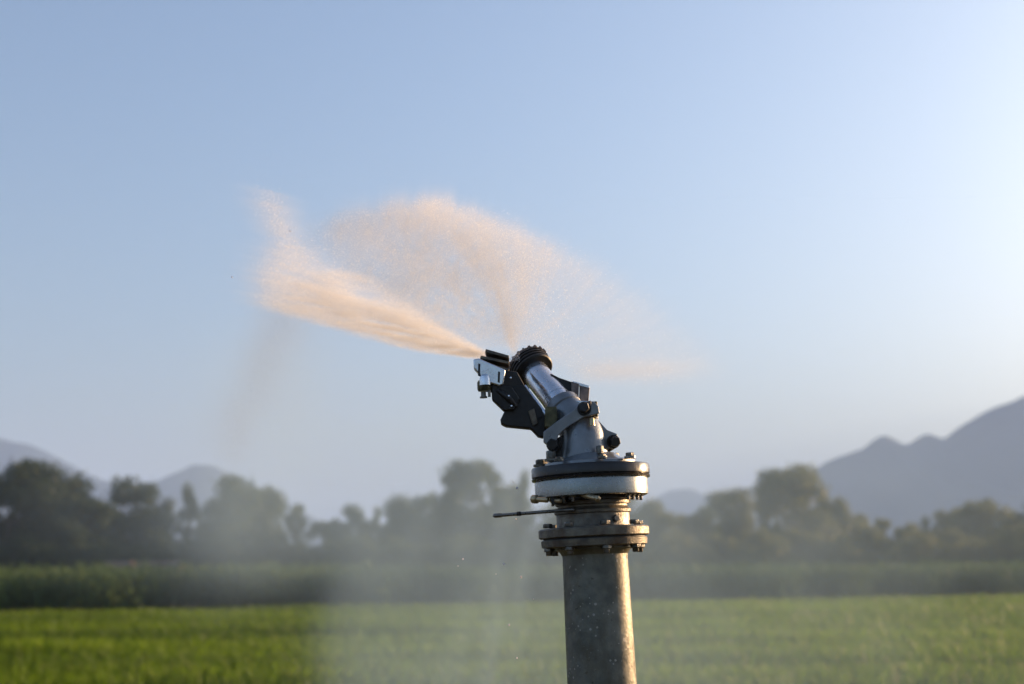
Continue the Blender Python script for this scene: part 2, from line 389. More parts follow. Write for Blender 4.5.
mb = MB(); mb.sweep([W(486, 389) + Vector((0, -.004, 0)), W(499, 392) + Vector((0, -.012, 0)), W(509, 400) + Vector((0, -.018, 0)), W(516, 407) + Vector((0, -.01, 0))], [3.2 * MM, 3 * MM, 3 * MM, 2.6 * MM], 16); mb.build('spring_tube', M['black'], arm)
for p in ((510.8, 379.5), (508.8, 397.5), (511.5, 407.5)):
    mb = MB(); mb.lathe(W(*p) + Vector((0, -.0215, 0)), Vector((0, -1, .1)), [(-.006, 1.0 * MM), (.001, 1.0 * MM), (.0015, .6 * MM)], 12); mb.build('rivet', M['silver'], arm)
mb = MB(); mb.prism([(507, 388), (524, 385), (546, 415), (548, 430), (543.5, 438), (538, 436.5), (531, 429), (506, 426.5), (501, 424), (500.4, 420), (505.5, 409.5)], .008, .03)
cw = mb.build('counterweight', M['black'], root, .0025)
mb = MB(); mb.prism([(528, 412), (534, 409), (538, 424), (533, 427)], -.009, .006); mb.build('wear_pad', M['iron'], cw, .001)
mb = MB(); mb.prism([(551, 370), (560, 374.5), (573, 379), (575, 402), (568, 399), (556, 384)], .05, .02)
vn = mb.build('rear_vane', M['black'], root, .0015)
mb = MB(); mb.prism([(572, 378.5), (580, 381), (579.4, 403), (573, 402)], .05, .028); mb.prism([(581, 382.5), (591, 385), (589.2, 404), (580.4, 403)], .05, .024)
mb.build('rear_weight', M['brown'], root, .0012)
mb = MB(); mb.prism([(574, 378), (590, 382.5), (591, 385.5), (573, 380.5)], .05, .02); mb.build('weight_cap', M['silver'], root, .0006)
# spoon: three curved blades that the jet strikes, joined by a back plate
mb = MB(); mb.prism([(486.5, 346.5), (492, 347), (509, 354), (510, 372), (505, 371), (474, 361), (474.5, 356), (485, 357)], .045, .008); sp = mb.build('deflector_spoon', M['brown'], root, .001)
for (a, b, c, d) in (((486, 349), (509, 355.5), (509, 358), (485, 352)), ((481, 355.5), (509, 361.5), (509, 364), (480, 358)), ((475, 359.5), (509, 369), (508, 371.5), (475, 362))):
    mb = MB(); mb.prism([a, b, c, d], .022, .045); mb.build('blade', M['iron'], sp, .0006)

# ================================================================== DROPLETS
def vnoise(x, y, seed, octv=4):
    g = np.random.default_rng(seed).random((256, 256)); out = 0; amp = 1; tot = 0
    for o in range(octv):
        xi = np.floor(x).astype(int); yi = np.floor(y).astype(int); fx = x - xi; fy = y - yi
        fx = fx * fx * (3 - 2 * fx); fy = fy * fy * (3 - 2 * fy)
        q = lambda a, b: g[a % 256, b % 256]
        v = (q(xi, yi) * (1 - fx) + q(xi + 1, yi) * fx) * (1 - fy) + (q(xi, yi + 1) * (1 - fx) + q(xi + 1, yi + 1) * fx) * fy
        out = out + v * amp; tot += amp; amp *= .55; x = x * 2.03 + 17.3; y = y * 2.03 + 5.1
    return out / tot
def sm(a, b, x):
    t = np.clip((x - a) / (b - a), 0, 1); return t * t * (3 - 2 * t)
def drops(name, m, tau, x0, y0, depth, size_px, seed, elong=1.0):
    """scatter drop facets through a volume so that their cover is tau (a map in photo rows/columns);
       depth(px,py,rand)->distance; size in photo px at that distance"""
    r = np.random.default_rng(seed)
    area = .5 * .5 * 1.3 * size_px ** 2 * elong      # mean projected area of a random triangle
    cnt = r.poisson(np.clip(tau, 0, None) / area)
    yy, xx = np.nonzero(cnt); rep = cnt[yy, xx]
    px = np.repeat(xx, rep) + x0 + r.random(rep.sum()); py = np.repeat(yy, rep) + y0 + r.random(rep.sum())
    n = len(px); Y = depth(px, py, r)
    c = Wn(px, py, Y); s = (size_px * Y / F * r.uniform(.7, 1.4, n))[:, None]
    a = r.normal(size=(n, 3)); a /= np.linalg.norm(a, axis=1)[:, None]
    b = r.normal(size=(n, 3)); b -= a * (a * b).sum(1)[:, None]; b /= np.linalg.norm(b, axis=1)[:, None]
    T = np.stack([c + a * s * .75 * elong, c - a * s * .38 + b * s * .65, c - a * s * .38 - b * s * .65], 1)
    print(name, n)
    org = T.mean(axis=(0, 1)); me = tris_mesh(name, T - org, m)
    o = link(name, me, None); o.location = org
    return o
M['spray'] = mat('water_spray', (.9, .9, .9), .6, 0, trans=.5, spec=.2)
M['mist'] = mat('falling_mist', (.38, .50, .66), .6, 0, trans=.5, spec=.1)  # shade of the unlit falling drops is put into this bluish grey

def vapour(name, parent, tau, x0, y0, Ymid, turn, half, res, colr, seed, wob=.35, taper=None, step=2.0):
    """a fog body in a vertical slab through the point (0,Ymid) turned by `turn`; `tau` gives its optical depth seen square on.
       The density is a true 3-D grid evaluated into a volume by geometry nodes."""
    h, w = tau.shape
    ca, sa = math.cos(turn), math.sin(turn)                     # slab axes: u=(ca,sa), v=(-sa,ca)
    # extent of the slab from the corners of the map
    def hit(px, py):
        d = R3 @ Vector(((px - 512) / F, (342 - py) / F, -1)); o = Vector((0, 0, CAM_H)); nrm = Vector((-sa, ca, 0))
        k = (Vector((0, Ymid, 0)) - o).dot(nrm) / d.dot(nrm); p = o + d * k; return (p.x * ca + (p.y - Ymid) * sa, p.z)
    cs = [hit(a, b) for a in (x0, x0 + w) for b in (y0, y0 + h)]
    u0, u1 = min(c[0] for c in cs), max(c[0] for c in cs); w0, w1 = min(c[1] for c in cs), max(c[1] for c in cs)
    nu, nv, nw = res
    U = np.linspace(u0, u1, nu); V = np.linspace(-half, half, nv); Z = np.linspace(w0, w1, nw)
    UU, WW = np.meshgrid(U, Z, indexing='ij')
    wx = UU * ca; wy = Ymid + UU * sa; P = np.stack([wx, wy, WW - CAM_H], -1).reshape(-1, 3) @ RN
    px = 512 + F * P[:, 0] / -P[:, 2]; py = 342 - F * P[:, 1] / -P[:, 2]
    fx = np.clip(px - x0 - .5, 0, w - 1.001); fy = np.clip(py - y0 - .5, 0, h - 1.001); ix = fx.astype(int); iy = fy.astype(int); fx -= ix; fy -= iy
    ix1 = np.minimum(ix + 1, w - 1); iy1 = np.minimum(iy + 1, h - 1)
    t2 = ((tau[iy, ix] * (1 - fx) + tau[iy, ix1] * fx) * (1 - fy) + (tau[iy1, ix] * (1 - fx) + tau[iy1, ix1] * fx) * fy)
    t2[(px < x0) | (px > x0 + w) | (py < y0) | (py > y0 + h)] = 0
    t2 = t2.reshape(nu, nw)
    n_ = vnoise(UU / (u1 - u0) * 14 + 7, WW / (w1 - w0) * 9 + 3, seed) - .5
    # the sheet wanders in depth and swells where it is thick
    c = n_ * half * wob; sg = half * (.22 + .3 * np.clip(t2 / (t2.max() + 1e-6), 0, 1))
    if taper is not None:
        q_ = np.clip(np.hypot(px - taper[0], py - taper[1]) / taper[2], .05, 1).reshape(nu, nw); sg = half * .5 * q_; c = c * q_
        sg = np.maximum(sg, 1.0 * half / nv * 2)
    E = np.exp(-((V[None, :, None] - c[:, None, :]) / sg[:, None, :]) ** 2)
    D = E / (sg[:, None, :] * math.sqrt(PI)) * t2[:, None, :]
    D[:, 0, :] = 0; D[:, -1, :] = 0; D[0] = 0; D[-1] = 0
    D = D.astype(np.float32)
    N = D.size; me = bpy.data.meshes.new(name); me.vertices.add(N)
    G = np.stack(np.meshgrid(U, V, Z, indexing='ij'), -1).reshape(-1, 3).astype(np.float32)
    me.vertices.foreach_set('co', G.ravel())
    at = me.attributes.new('dens', 'FLOAT', 'POINT'); at.data.foreach_set('value', D.ravel())
    m = bpy.data.materials.new(name); m.use_nodes = True; t = m.node_tree; t.nodes.clear()
    pv = t.nodes.new('ShaderNodeVolumePrincipled'); pv.inputs['Color'].default_value = (*colr, 1); pv.inputs['Density'].default_value = 1.0
    pv.inputs['Density Attribute'].default_value = 'density'
    ou = t.nodes.new('ShaderNodeOutputMaterial'); t.links.new(pv.outputs[0], ou.inputs['Volume'])
    m.cycles.volume_step_rate = step
    g = bpy.data.node_groups.new(name, 'GeometryNodeTree')
    g.interface.new_socket('Geometry', in_out='INPUT', socket_type='NodeSocketGeometry'); g.interface.new_socket('Geometry', in_out='OUTPUT', socket_type='NodeSocketGeometry')
    nn = g.nodes; L = g.links.new
    gi = nn.new('NodeGroupInput'); go = nn.new('NodeGroupOutput'); vc = nn.new('GeometryNodeVolumeCube')
    vc.inputs['Min'].default_value = (u0, -half, w0); vc.inputs['Max'].default_value = (u1, half, w1)
    vc.inputs['Resolution X'].default_value = nu; vc.inputs['Resolution Y'].default_value = nv; vc.inputs['Resolution Z'].default_value = nw
    vc.inputs['Background'].default_value = 0
    ps = nn.new('GeometryNodeInputPosition'); sx = nn.new('ShaderNodeSeparateXYZ'); L(ps.outputs[0], sx.inputs[0])
    idx = None
    for ax_, (lo, hi, nn_, st) in enumerate(((u0, u1, nu, nv * nw), (-half, half, nv, nw), (w0, w1, nw, 1))):
        mr = nn.new('ShaderNodeMapRange'); mr.clamp = True
        mr.inputs['From Min'].default_value = lo; mr.inputs['From Max'].default_value = hi; mr.inputs['To Min'].default_value = 0; mr.inputs['To Max'].default_value = nn_ - 1
        L(sx.outputs[ax_], mr.inputs['Value'])
        rd = nn.new('ShaderNodeMath'); rd.operation = 'ROUND'; L(mr.outputs[0], rd.inputs[0])
        fi = nn.new('FunctionNodeFloatToInt'); L(rd.outputs[0], fi.inputs[0])
        mu = nn.new('FunctionNodeIntegerMath'); mu.operation = 'MULTIPLY'; L(fi.outputs[0], mu.inputs[0]); mu.inputs[1].default_value = st
        if idx is None: idx = mu.outputs[0]
        else:
            ad = nn.new('FunctionNodeIntegerMath'); ad.operation = 'ADD'; L(idx, ad.inputs[0]); L(mu.outputs[0], ad.inputs[1]); idx = ad.outputs[0]
    na = nn.new('GeometryNodeInputNamedAttribute'); na.data_type = 'FLOAT'; na.inputs['Name'].default_value = 'dens'
    si = nn.new('GeometryNodeSampleIndex'); si.data_type = 'FLOAT'; si.domain = 'POINT'; si.clamp = True
    L(gi.outputs[0], si.inputs['Geometry']); L(na.outputs[0], si.inputs['Value']); L(idx, si.inputs['Index'])
    L(si.outputs[0], vc.inputs['Density'])
    smn = nn.new('GeometryNodeSetMaterial'); smn.inputs['Material'].default_value = m
    L(vc.outputs[0], smn.inputs[0]); L(smn.outputs[0], go.inputs[0])
    o = link(name, me, m, None); md = o.modifiers.new('fog', 'NODES'); md.node_group = g
    o.rotation_euler = (0, 0, turn)
    o['kind'] = 'stuff'
    if parent is not None:
        o.parent = parent; o.location = Vector((0, Ymid, 0)) - parent.location
    else: o.location = (0, Ymid, 0)
    return o

# --- main jet, streaming up-left and away
X, Y_ = np.meshgrid(np.arange(240, 520, dtype=float) + .5, np.arange(170, 380, dtype=float) + .5)
low = np.interp(X, [250, 262, 275, 300, 340, 380, 420, 460, 486, 500], [296, 306, 312, 318, 327, 339, 350.5, 356.5, 360, 361])
upp = np.interp(X, [250, 262, 280, 310, 350, 400, 440, 470, 486, 500], [276, 262, 240, 250, 268, 296, 322, 341, 350, 352])
n1 = vnoise((X + Y_ * .3) * .045, (Y_ - X * .35) * .16, 3); n2 = vnoise(X * .05, Y_ * .05, 5)
ang = np.arctan2(352 - Y_, 505 - X); rr = np.hypot(352 - Y_, 505 - X)
n3 = vnoise(ang * 34, rr * .03, 8); n5 = vnoise(X * .14 + Y_ * .05, Y_ * .3 - X * .09, 9, 3)
low2 = low + (n2 - .5) * 14 * sm(480, 330, X); upp2 = upp + (n2 - .5) * 26 * sm(480, 330, X)
v = (Y_ - upp2) / np.maximum(low2 - upp2, 2)
prof = sm(-.08, .62, v) * (1 - sm(.86, 1.08, v))
amp = np.interp(X, [250, 262, 290, 330, 380, 430, 470, 500], [0, .35, .65, .95, 1.2, 1.35, 1.3, 1.2])
tj = 1.5 * prof * amp * (.42 + .75 * sm(.2, .8, n3) + .9 * (n1 - .5) + .7 * (n5 - .5)) * sm(250, 268, X + (n1 - .5) * 30)
# wisp rising off the far end
cx = np.interp(Y_, [185, 200, 220, 240, 262], [266, 269, 277, 285, 292]); wd_ = np.interp(Y_, [185, 205, 240, 262], [9, 10, 9, 26])
tj += .8 * np.exp(-((X - cx) / wd_) ** 2) * sm(180, 205, Y_ + (n1 - .5) * 24) * (1 - sm(238, 275, Y_)) * (.35 + .9 * n1)
def dj(px, py, r):
    q = np.clip((505 - px) / 250, 0, 1); return Y0 + .05 + .75 * q + r.normal(size=len(px)) * (.012 + .08 * q)
jet = drops('water_jet', M['spray'], tj * .2, 240, 170, dj, .5, 21)
tjv = tj * (1 - sm(486, 497, X))
vapour('spray_vapour', jet, tjv * .62, 240, 170, Y0 + .05, R(-48), .11, (280, 22, 190), (.93, .925, .92), 201, taper=(505, 352, 250))
tag(jet, 'thick peach coloured water jet streaming left from the nozzle of the rain gun', 'water jet')

# --- fan of spray above the nozzle
X, Y_ = np.meshgrid(np.arange(285, 740, dtype=float) + .5, np.arange(180, 400, dtype=float) + .5)
top = np.interp(X, [285, 310, 350, 400, 435, 465, 490, 530, 560, 600, 640, 690, 740], [250, 226, 211, 200, 197, 203, 214, 231, 243, 262, 290, 332, 380])
n1 = vnoise(X * .05, Y_ * .05, 15, 5); ang = np.arctan2(350 - Y_, 510 - X); rr = np.hypot(350 - Y_, 510 - X)
n3 = vnoise((ang + rr * .0016) * 17, rr * .018, 18, 5); n4 = vnoise(X * .16, Y_ * .16, 25, 3)
top2 = top + (n1 - .5) * 18 * sm(560, 460, X) + (n4 - .5) * 7
amp = np.interp(X, [285, 310, 350, 400, 440, 480, 520, 560, 600, 650, 700, 735], [0, .16, .42, .52, .68, .78, .6, .34, .22, .16, .1, 0])
soft = np.interp(X, [285, 350, 420, 480, 560, 640], [30, 22, 12, 12, 26, 50])
tf = amp * sm(0, 1, (Y_ - top2) / soft + .3)
bot = np.interp(X, [285, 310, 350, 400, 440, 480, 505, 520, 560, 620, 740], [270, 262, 286, 315, 338, 350, 352, 350, 372, 386, 390])
tf *= 1 - sm(-24, 6, Y_ - bot)
tf *= np.interp((Y_ - top) / np.maximum(bot - top, 5), [0, .12, .4, .75, 1], [1, 1.1, .85, .62, .7])
tf *= 1.42 * (.45 + .75 * sm(.25, .75, n3) * .6 + .45 * n1 + 1.1 * (n4 - .5) * sm(560, 460, X))
tf *= 1 + .45 * sm(300, 340, X) * (1 - sm(420, 460, X))
cx = np.interp(Y_, [215, 250, 290, 330, 350], [476, 487, 499, 509, 514]); sw = np.interp(Y_, [215, 250, 290, 330, 350], [34, 22, 11, 5, 3.5])
tf *= .84 * (1 - .25 * sm(455, 490, X) * (1 - sm(520, 545, X)))
tf += .6 * np.exp(-((X - cx) / sw) ** 2) * sm(205, 250, Y_) * (1 - sm(348, 358, Y_)) * (.3 + n3 * 1.1)
cx2 = np.interp(Y_, [230, 290, 345], [520, 522, 513]); tf += .3 * np.exp(-((X - cx2) / 9) ** 2) * sm(240, 290, Y_) * (1 - sm(340, 350, Y_))
tf += .34 * np.exp(-((Y_ - 370 + (X - 640) * .03) / 9) ** 2) * sm(560, 600, X) * (1 - sm(640, 725, X))
def df(px, py, r):
    q = np.hypot(px - 510, py - 350) / 200; return Y0 + .07 + .45 * q + r.normal(size=len(px)) * (.01 + .10 * q)
fan = drops('spray_fan', M['spray'], tf * .16 * (1 - .75 * sm(520, 600, X)), 285, 180, df, .45, 22)
vapour('spray_vapour', fan, tf * .95, 285, 180, Y0 + .12, .12, .16, (240, 20, 130), (.93, .925, .92), 202, taper=(510, 350, 190))
tag(fan, 'wide pale veil of fine spray fanning upward above the nozzle', 'water spray')

# --- drops falling from the jet's far end, their unlit look painted as darker colour
X, Y_ = np.meshgrid(np.arange(180, 420, dtype=float) + .5, np.arange(285, 500, dtype=float) + .5)
n1 = vnoise((X + Y_ * .42) * .07, Y_ * .012, 31)
cx = np.interp(Y_, [285, 330, 380, 420, 460, 500], [296, 280, 256, 238, 226, 212]); wd_ = np.interp(Y_, [285, 330, 400, 500], [14, 17, 15, 12])
ts = .34 * np.exp(-((X - cx) / wd_) ** 2) * sm(285, 320, Y_) * (1 - sm(420, 480, Y_)) * (.3 + 1.3 * n1)
ts += .08 * sm(290, 330, Y_) * (1 - sm(380, 470, Y_)) * np.exp(-((X - 300 + (Y_ - 330) * .2) / 50) ** 2) * n1 * 1.6
def ds(px, py, r): return 5.0 + r.normal(size=len(px)) * .5
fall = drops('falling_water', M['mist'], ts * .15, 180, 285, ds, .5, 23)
vapour('spray_vapour', fall, ts * 1.5, 180, 285, 5.0, 0, .6, (60, 8, 60), (.46, .58, .76), 203)  # low bluish fog colour stands in for shade on the streak
tag(fall, 'dark thin streak of water drops falling below the far left end of the jet', 'water spray')

# --- broad curtain of fine mist drifting down behind the sprinkler
X, Y_ = np.meshgrid(np.arange(-60, 1090, dtype=float) + .5, np.arange(310, 700, dtype=float) + .5)
def col(xs, vs_): return np.interp(X, xs, vs_)
up_ = col([-60, 0, 80, 170, 230, 300, 330, 360, 450, 560, 640, 700, 780, 860, 940, 1090], [.02, .04, .10, .2, .34, .38, .44, .52, .56, .56, .54, .50, .38, .3, .26, .22])
lo_ = col([-60, 0, 150, 250, 300, 400, 500, 620, 700, 800, 900, 1090], [.0, .0, .02, .06, .12, .42, .5, .5, .44, .32, .2, .12])
edge = sm(-14, 16, X - (330 - (Y_ - 560) * .13)); lo_ = lo_ * (.35 + .65 * edge) + .10 * edge * (1 - sm(350, 420, X))
w = sm(520, 620, Y_); tm = up_ * (1 - w) + lo_ * w
tm *= sm(312, 490, Y_) ** 1.2
n1 = vnoise((X + Y_ * .16) * .022, Y_ * .0035, 41); n2 = vnoise((X + Y_ * .2) * .09, Y_ * .006, 42)
lo_; tm *= .62 + .24 * sm(325, 350, X) * (1 - sm(470, 600, X)) * sm(440, 560, Y_); tm *= .5 + .7 * n1 + .5 * (n2 - .35)
tm += .20 * np.exp(-((X - 275 + (Y_ - 400) * .22) / 48) ** 2) * sm(315, 390, Y_) * (1 - sm(540, 640, Y_)) * (.45 + 1.1 * n2)
tm += .42 * np.exp(-((X - 200 - (Y_ - 500) * -.04) / 9) ** 2) * sm(462, 490, Y_) * (1 - sm(520, 570, Y_))
def dm(px, py, r): return r.uniform(8, 18, size=len(px))
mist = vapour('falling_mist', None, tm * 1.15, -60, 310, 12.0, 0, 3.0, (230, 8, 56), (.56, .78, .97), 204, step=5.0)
tag(mist, 'broad pale curtain of fine mist drifting down behind the sprinkler', 'mist', kind='stuff')

# --- loose drops
M['drop'] = mat('water_drop', (.9, .9, .92), .05, 0, trans=.4, spec=1.0)
dl = [(463, 559, .9), (504, 564, 1.0), (521, 577, 1.2), (533.5, 599, .6), (509, 625, 1.1), (517, 658, .9), (517, 488, 1.1), (516, 519, .8), (513, 482, .5), (458, 566, .5),
      (290, 231, .7), (232, 277, .8), (487, 462, .4), (496, 574, .5)]
dm0 = None
for i, (x, y, r_) in enumerate(dl):
    if dm0 is None:
        bm = bmesh.new(); bmesh.ops.create_icosphere(bm, subdivisions=2, radius=1.0)
        for v_ in bm.verts: v_.co.z *= 1.15
        dm0 = bpy.data.meshes.new('water_drop'); bm.to_mesh(dm0); bm.free(); dm0.shade_smooth(); dm0.materials.append(M['drop'])
    o = bpy.data.objects.new('water_drop', dm0); COL.objects.link(o)
    o.location = W(x, y, Y0 + random.uniform(-.04, .04)); o.scale = (r_ * MM,) * 3
    if 200 < x < 300: tag(o, 'tiny drop of water flying just left of the tip of the jet', 'water drop', 'drops flying beyond the jet')
    else: tag(o, 'tiny bright drop of water falling through the air left of the pipe', 'water drop', 'drops falling beside the pipe')

# ================================================================== SETTING
def grid_mesh(name, xs, ys, zf, m):
    nx, ny = len(xs), len(ys); XX, YY = np.meshgrid(xs, ys); ZZ = zf(XX, YY)
    V = np.stack([XX, YY, ZZ], -1).reshape(-1, 3)
    i = np.arange(nx - 1)[None, :] + nx * np.arange(ny - 1)[:, None]
    Fc = np.stack([i, i + 1, i + 1 + nx, i + nx], -1).reshape(-1, 4)
    me = bpy.data.meshes.new(name); me.vertices.add(len(V)); me.vertices.foreach_set('co', V.astype(np.float32).ravel())
    me.loops.add(Fc.size); me.loops.foreach_set('vertex_index', Fc.astype(np.int32).ravel())
    me.polygons.add(len(Fc)); me.polygons.foreach_set('loop_start', np.arange(0, Fc.size, 4, dtype=np.int32)); me.polygons.foreach_set('loop_total', np.full(len(Fc), 4, dtype=np.int32))
    me.update(calc_edges=True); me.shade_smooth(); me.materials.append(m); return me
M['soil'] = mat('field_soil', (.10, .075, .04), .9, 0, scale=.35, col2=(.055, .06, .025), stretch=(1, 1, 1), spec=.1)
gm = grid_mesh('ground', np.array([-6000, -900, -300, -80, 0, 80, 300, 900, 6000.]), np.array([-800, -60, 0, 20, 60, 150, 600, 1800, 9000.]), lambda a, b: a * 0, M['soil'])
tag(link('ground', gm, None), 'flat farmland soil under the crops', kind='structure')

# rice field: blades in a strip 20..(edge of the corn)
M['rice'] = mat('rice_leaf', (.115, .19, .008), .6, 0, scale=.16, col2=(.06, .11, .008), trans=.5, spec=.15, stretch=(.35, 1.6, 1), lo=.38, hi=.62)
def corn_y(x): return 66.5 + x * .60 + 1.6 * np.sin(x * .31) * np.sin(x * .083 + 1) + .6 * np.sin(x * 1.3)
n = 300000
yy = 16 * (125 / 16) ** rng.random(n); xx = (rng.random(n) * 2 - 1) * (yy * .40 + 5)
k = yy < corn_y(xx) - .5; xx, yy = xx[k], yy[k]
nz_ = vnoise(xx * .22 + 50, yy * .55 + 50, 61); k = (nz_ + rng.random(len(xx)) * .5 + sm(15, 20, yy) * .6) > .62; xx, yy, nz_ = xx[k], yy[k], nz_[k]; n = len(xx)
h = (.22 + .30 * nz_) * rng.uniform(.7, 1.2, n); wdt = (.010 + .00045 * yy); a = rng.random(n) * PI; lean = rng.normal(size=(n, 2)) * .14
ca, sa = np.cos(a) * wdt, np.sin(a) * wdt
z0 = np.zeros(n)
T = np.stack([np.stack([xx - ca, yy - sa, z0], 1), np.stack([xx + ca, yy + sa, z0], 1),
              np.stack([xx + ca * .8 + lean[:, 0] * .5, yy + sa * .8 + lean[:, 1] * .5, h * .65], 1),
              np.stack([xx + lean[:, 0], yy + lean[:, 1], h], 1)], 1)
print('rice', n)
tag(link('rice_field', tris_mesh('rice_field', T, M['rice']), None), 'bright green low crop field in front of the dark corn band', 'crop field', kind='stuff')
# rough weeds around the sprinkler foot, out of the photo but there from the side
n = 9000; xx = rng.uniform(-9, 9, n); yy = rng.uniform(.6, 17, n); h = rng.uniform(.05, .2, n); a = rng.random(n) * PI
ca, sa = np.cos(a) * .008, np.sin(a) * .008; z0 = np.zeros(n); l = rng.normal(size=(n, 2)) * .05
T = np.stack([np.stack([xx - ca, yy - sa, z0], 1), np.stack([xx + ca, yy + sa, z0], 1), np.stack([xx + l[:, 0], yy + l[:, 1], h], 1)], 1)
tag(link('grass', tris_mesh('grass', T, M['rice']), None), 'short grass on the soil round the foot of the pipe', 'grass', kind='stuff')

# corn: plants with arching leaves, 22 rows deep
M['corn'] = mat('corn_leaf', (.13, .19, .055), .6, 0, scale=.12, col2=(.045, .08, .025), trans=.35, spec=.2)
xs, ys = [], []
for row in range(16):
    x_ = np.arange(-48, 80, .22); x_ = x_ + rng.normal(size=len(x_)) * .06
    xs.append(x_); ys.append(corn_y(x_) + row * .8 + rng.normal(size=len(x_)) * .12)
xs = np.concatenate(xs); ys = np.concatenate(ys); n = len(xs)
H = 2.0 + .12 * (vnoise(xs * .1 + 90, ys * .1 + 90, 71) - .5) * 6 * .5 + rng.normal(size=n) * .16 + .25 * (vnoise(xs * .35 + 20, ys * .3 + 20, 77) - .5)
Q = []
for j in range(9):
    a = rng.random(n) * 2 * PI; zb = H * (.18 + .075 * j) ; L_ = rng.uniform(.45, .75, n); up = rng.uniform(.15, .45, n)
    dx, dy = np.cos(a), np.sin(a); w_ = .055
    p0 = np.stack([xs - dy * .02, ys + dx * .02, zb], 1); p1 = np.stack([xs + dy * .02, ys - dx * .02, zb], 1)
    m0 = np.stack([xs + dx * L_ * .5 - dy * w_, ys + dy * L_ * .5 + dx * w_, zb + up], 1); m1 = np.stack([xs + dx * L_ * .5 + dy * w_, ys + dy * L_ * .5 - dx * w_, zb + up], 1)
    tp = np.stack([xs + dx * L_, ys + dy * L_, zb + up * .5 - .1], 1)
    Q.append(np.stack([p0, p1, m1, m0], 1)); Q.append(np.stack([m0, m1, tp, (m0 + tp) / 2], 1))
for da in (0, PI / 2):
    dx, dy = math.cos(da) * .02, math.sin(da) * .02
    Q.append(np.stack([np.stack([xs - dx, ys - dy, xs * 0], 1), np.stack([xs + dx, ys + dy, xs * 0], 1), np.stack([xs + dx * .5, ys + dy * .5, H], 1), np.stack([xs - dx * .5, ys - dy * .5, H], 1)], 1))
T = np.concatenate(Q); print('corn', len(T))
tag(link('corn_field', tris_mesh('corn_field', T, M['corn']), None), 'dark green band of tall corn crossing the field below the trees', 'crop field', kind='stuff')

# ------------------------------------------------------------------ trees
M['bark'] = mat('bark', (.10, .085, .065), .9, 0, scale=6, col2=(.05, .04, .03), stretch=(1, 1, .2), spec=.1)
LEAF = [mat('leaf_dark', (.035, .06, .022), .6, 0, scale=.5, col2=(.028, .045, .02), trans=.35, spec=.15),
        mat('leaf_mid', (.062, .098, .022), .6, 0, scale=.5, col2=(.045, .062, .024), trans=.4, spec=.15),
        mat('leaf_yellow', (.15, .165, .026), .6, 0, scale=.5, col2=(.07, .08, .026), trans=.4, spec=.15)]
def crown_mesh(kind, seed, leafmat):
    """unit tree: height 1, crown radius about 0.5 in x/y before scaling"""
    r = np.random.default_rng(seed)
    lobes = []
    if kind == 'round':
        for k in range(40):
            t = r.random(); a = r.random() * 2 * PI; zz = .28 + .62 * t
            rad = .36 * math.sqrt(max(0, 1 - ((zz - .55) / .46) ** 2)); d = rad * math.sqrt(r.random())
            lobes.append((d * math.cos(a), d * math.sin(a), zz, r.uniform(.09, .17)))
    elif kind == 'spire':
        for k in range(34):
            zz = r.uniform(.15, .93); rad = .34 * (1 - zz) ** .6 + .03; a = r.random() * 2 * PI; d = rad * math.sqrt(r.random())
            lobes.append((d * math.cos(a), d * math.sin(a), zz, r.uniform(.06, .12)))
    elif kind == 'layered':
        for k in range(44):
            lv = r.integers(0, 5); zz = .25 + lv * .16 + r.normal() * .02; a = r.random() * 2 * PI; d = (.42 - .055 * lv) * math.sqrt(r.random())
            lobes.append((d * math.cos(a), d * math.sin(a), zz, r.uniform(.07, .13)))
    else:
        for k in range(20):
            a = r.random() * 2 * PI; d = .42 * math.sqrt(r.random()); zz = r.uniform(.12, .82) * (1 - d * .8)
            lobes.append((d * math.cos(a), d * math.sin(a), zz, r.uniform(.12, .2)))
    C = []
    for (cx, cy, cz, rr) in lobes:
        m_ = int(15000 * rr ** 2) + 30
        v = r.normal(size=(m_, 3)); v /= np.linalg.norm(v, axis=1)[:, None]; q = rr * r.random(m_) ** .45
        q *= 1 + .25 * r.normal(size=m_) * (r.random(m_) < .3)
        C.append(np.array([cx, cy, cz]) + v * q[:, None] * np.array([1, 1, .72]))
    C = np.concatenate(C); n = len(C); s = r.uniform(.010, .021, n)[:, None]
    a = r.normal(size=(n, 3)); a /= np.linalg.norm(a, axis=1)[:, None]; b = r.normal(size=(n, 3)); b -= a * (a * b).sum(1)[:, None]; b /= np.linalg.norm(b, axis=1)[:, None]
    T = np.stack([C + a * s, C + b * s * .7, C - a * s, C - b * s * .7], 1)
    me = tris_mesh('crown', T, leafmat)
    # trunk and limbs
    bm = bmesh.new(); mb = MB(); mb.bm.free(); mb.bm = bm
    top = max(l_[2] for l_ in lobes)
    mb.sweep([Vector((0, 0, -.01)), Vector((.006, 0, .15)), Vector((-.008, .006, .4)), Vector((0, 0, top * .85))], [.026, .019, .013, .003], 10)
    for l_ in lobes[:12]:
        z0 = min(.5, max(.12, l_[2] - .22)); mb.sweep([Vector((0, 0, z0)), Vector((l_[0] * .5, l_[1] * .5, (z0 + l_[2]) * .52)), Vector(l_[:3])], [.009, .006, .002], 6)
    tm_ = bpy.data.meshes.new('trunk'); bm.to_mesh(tm_); bm.free(); tm_.shade_smooth(); tm_.materials.append(M['bark'])
    return me, tm_
KINDS = {}
def kind(kd, lf, var):
    key = (kd, lf, var)
    if key not in KINDS: KINDS[key] = crown_mesh(kd, hash((len(kd), lf, var)) % 9999, LEAF[lf])
    return KINDS[key]
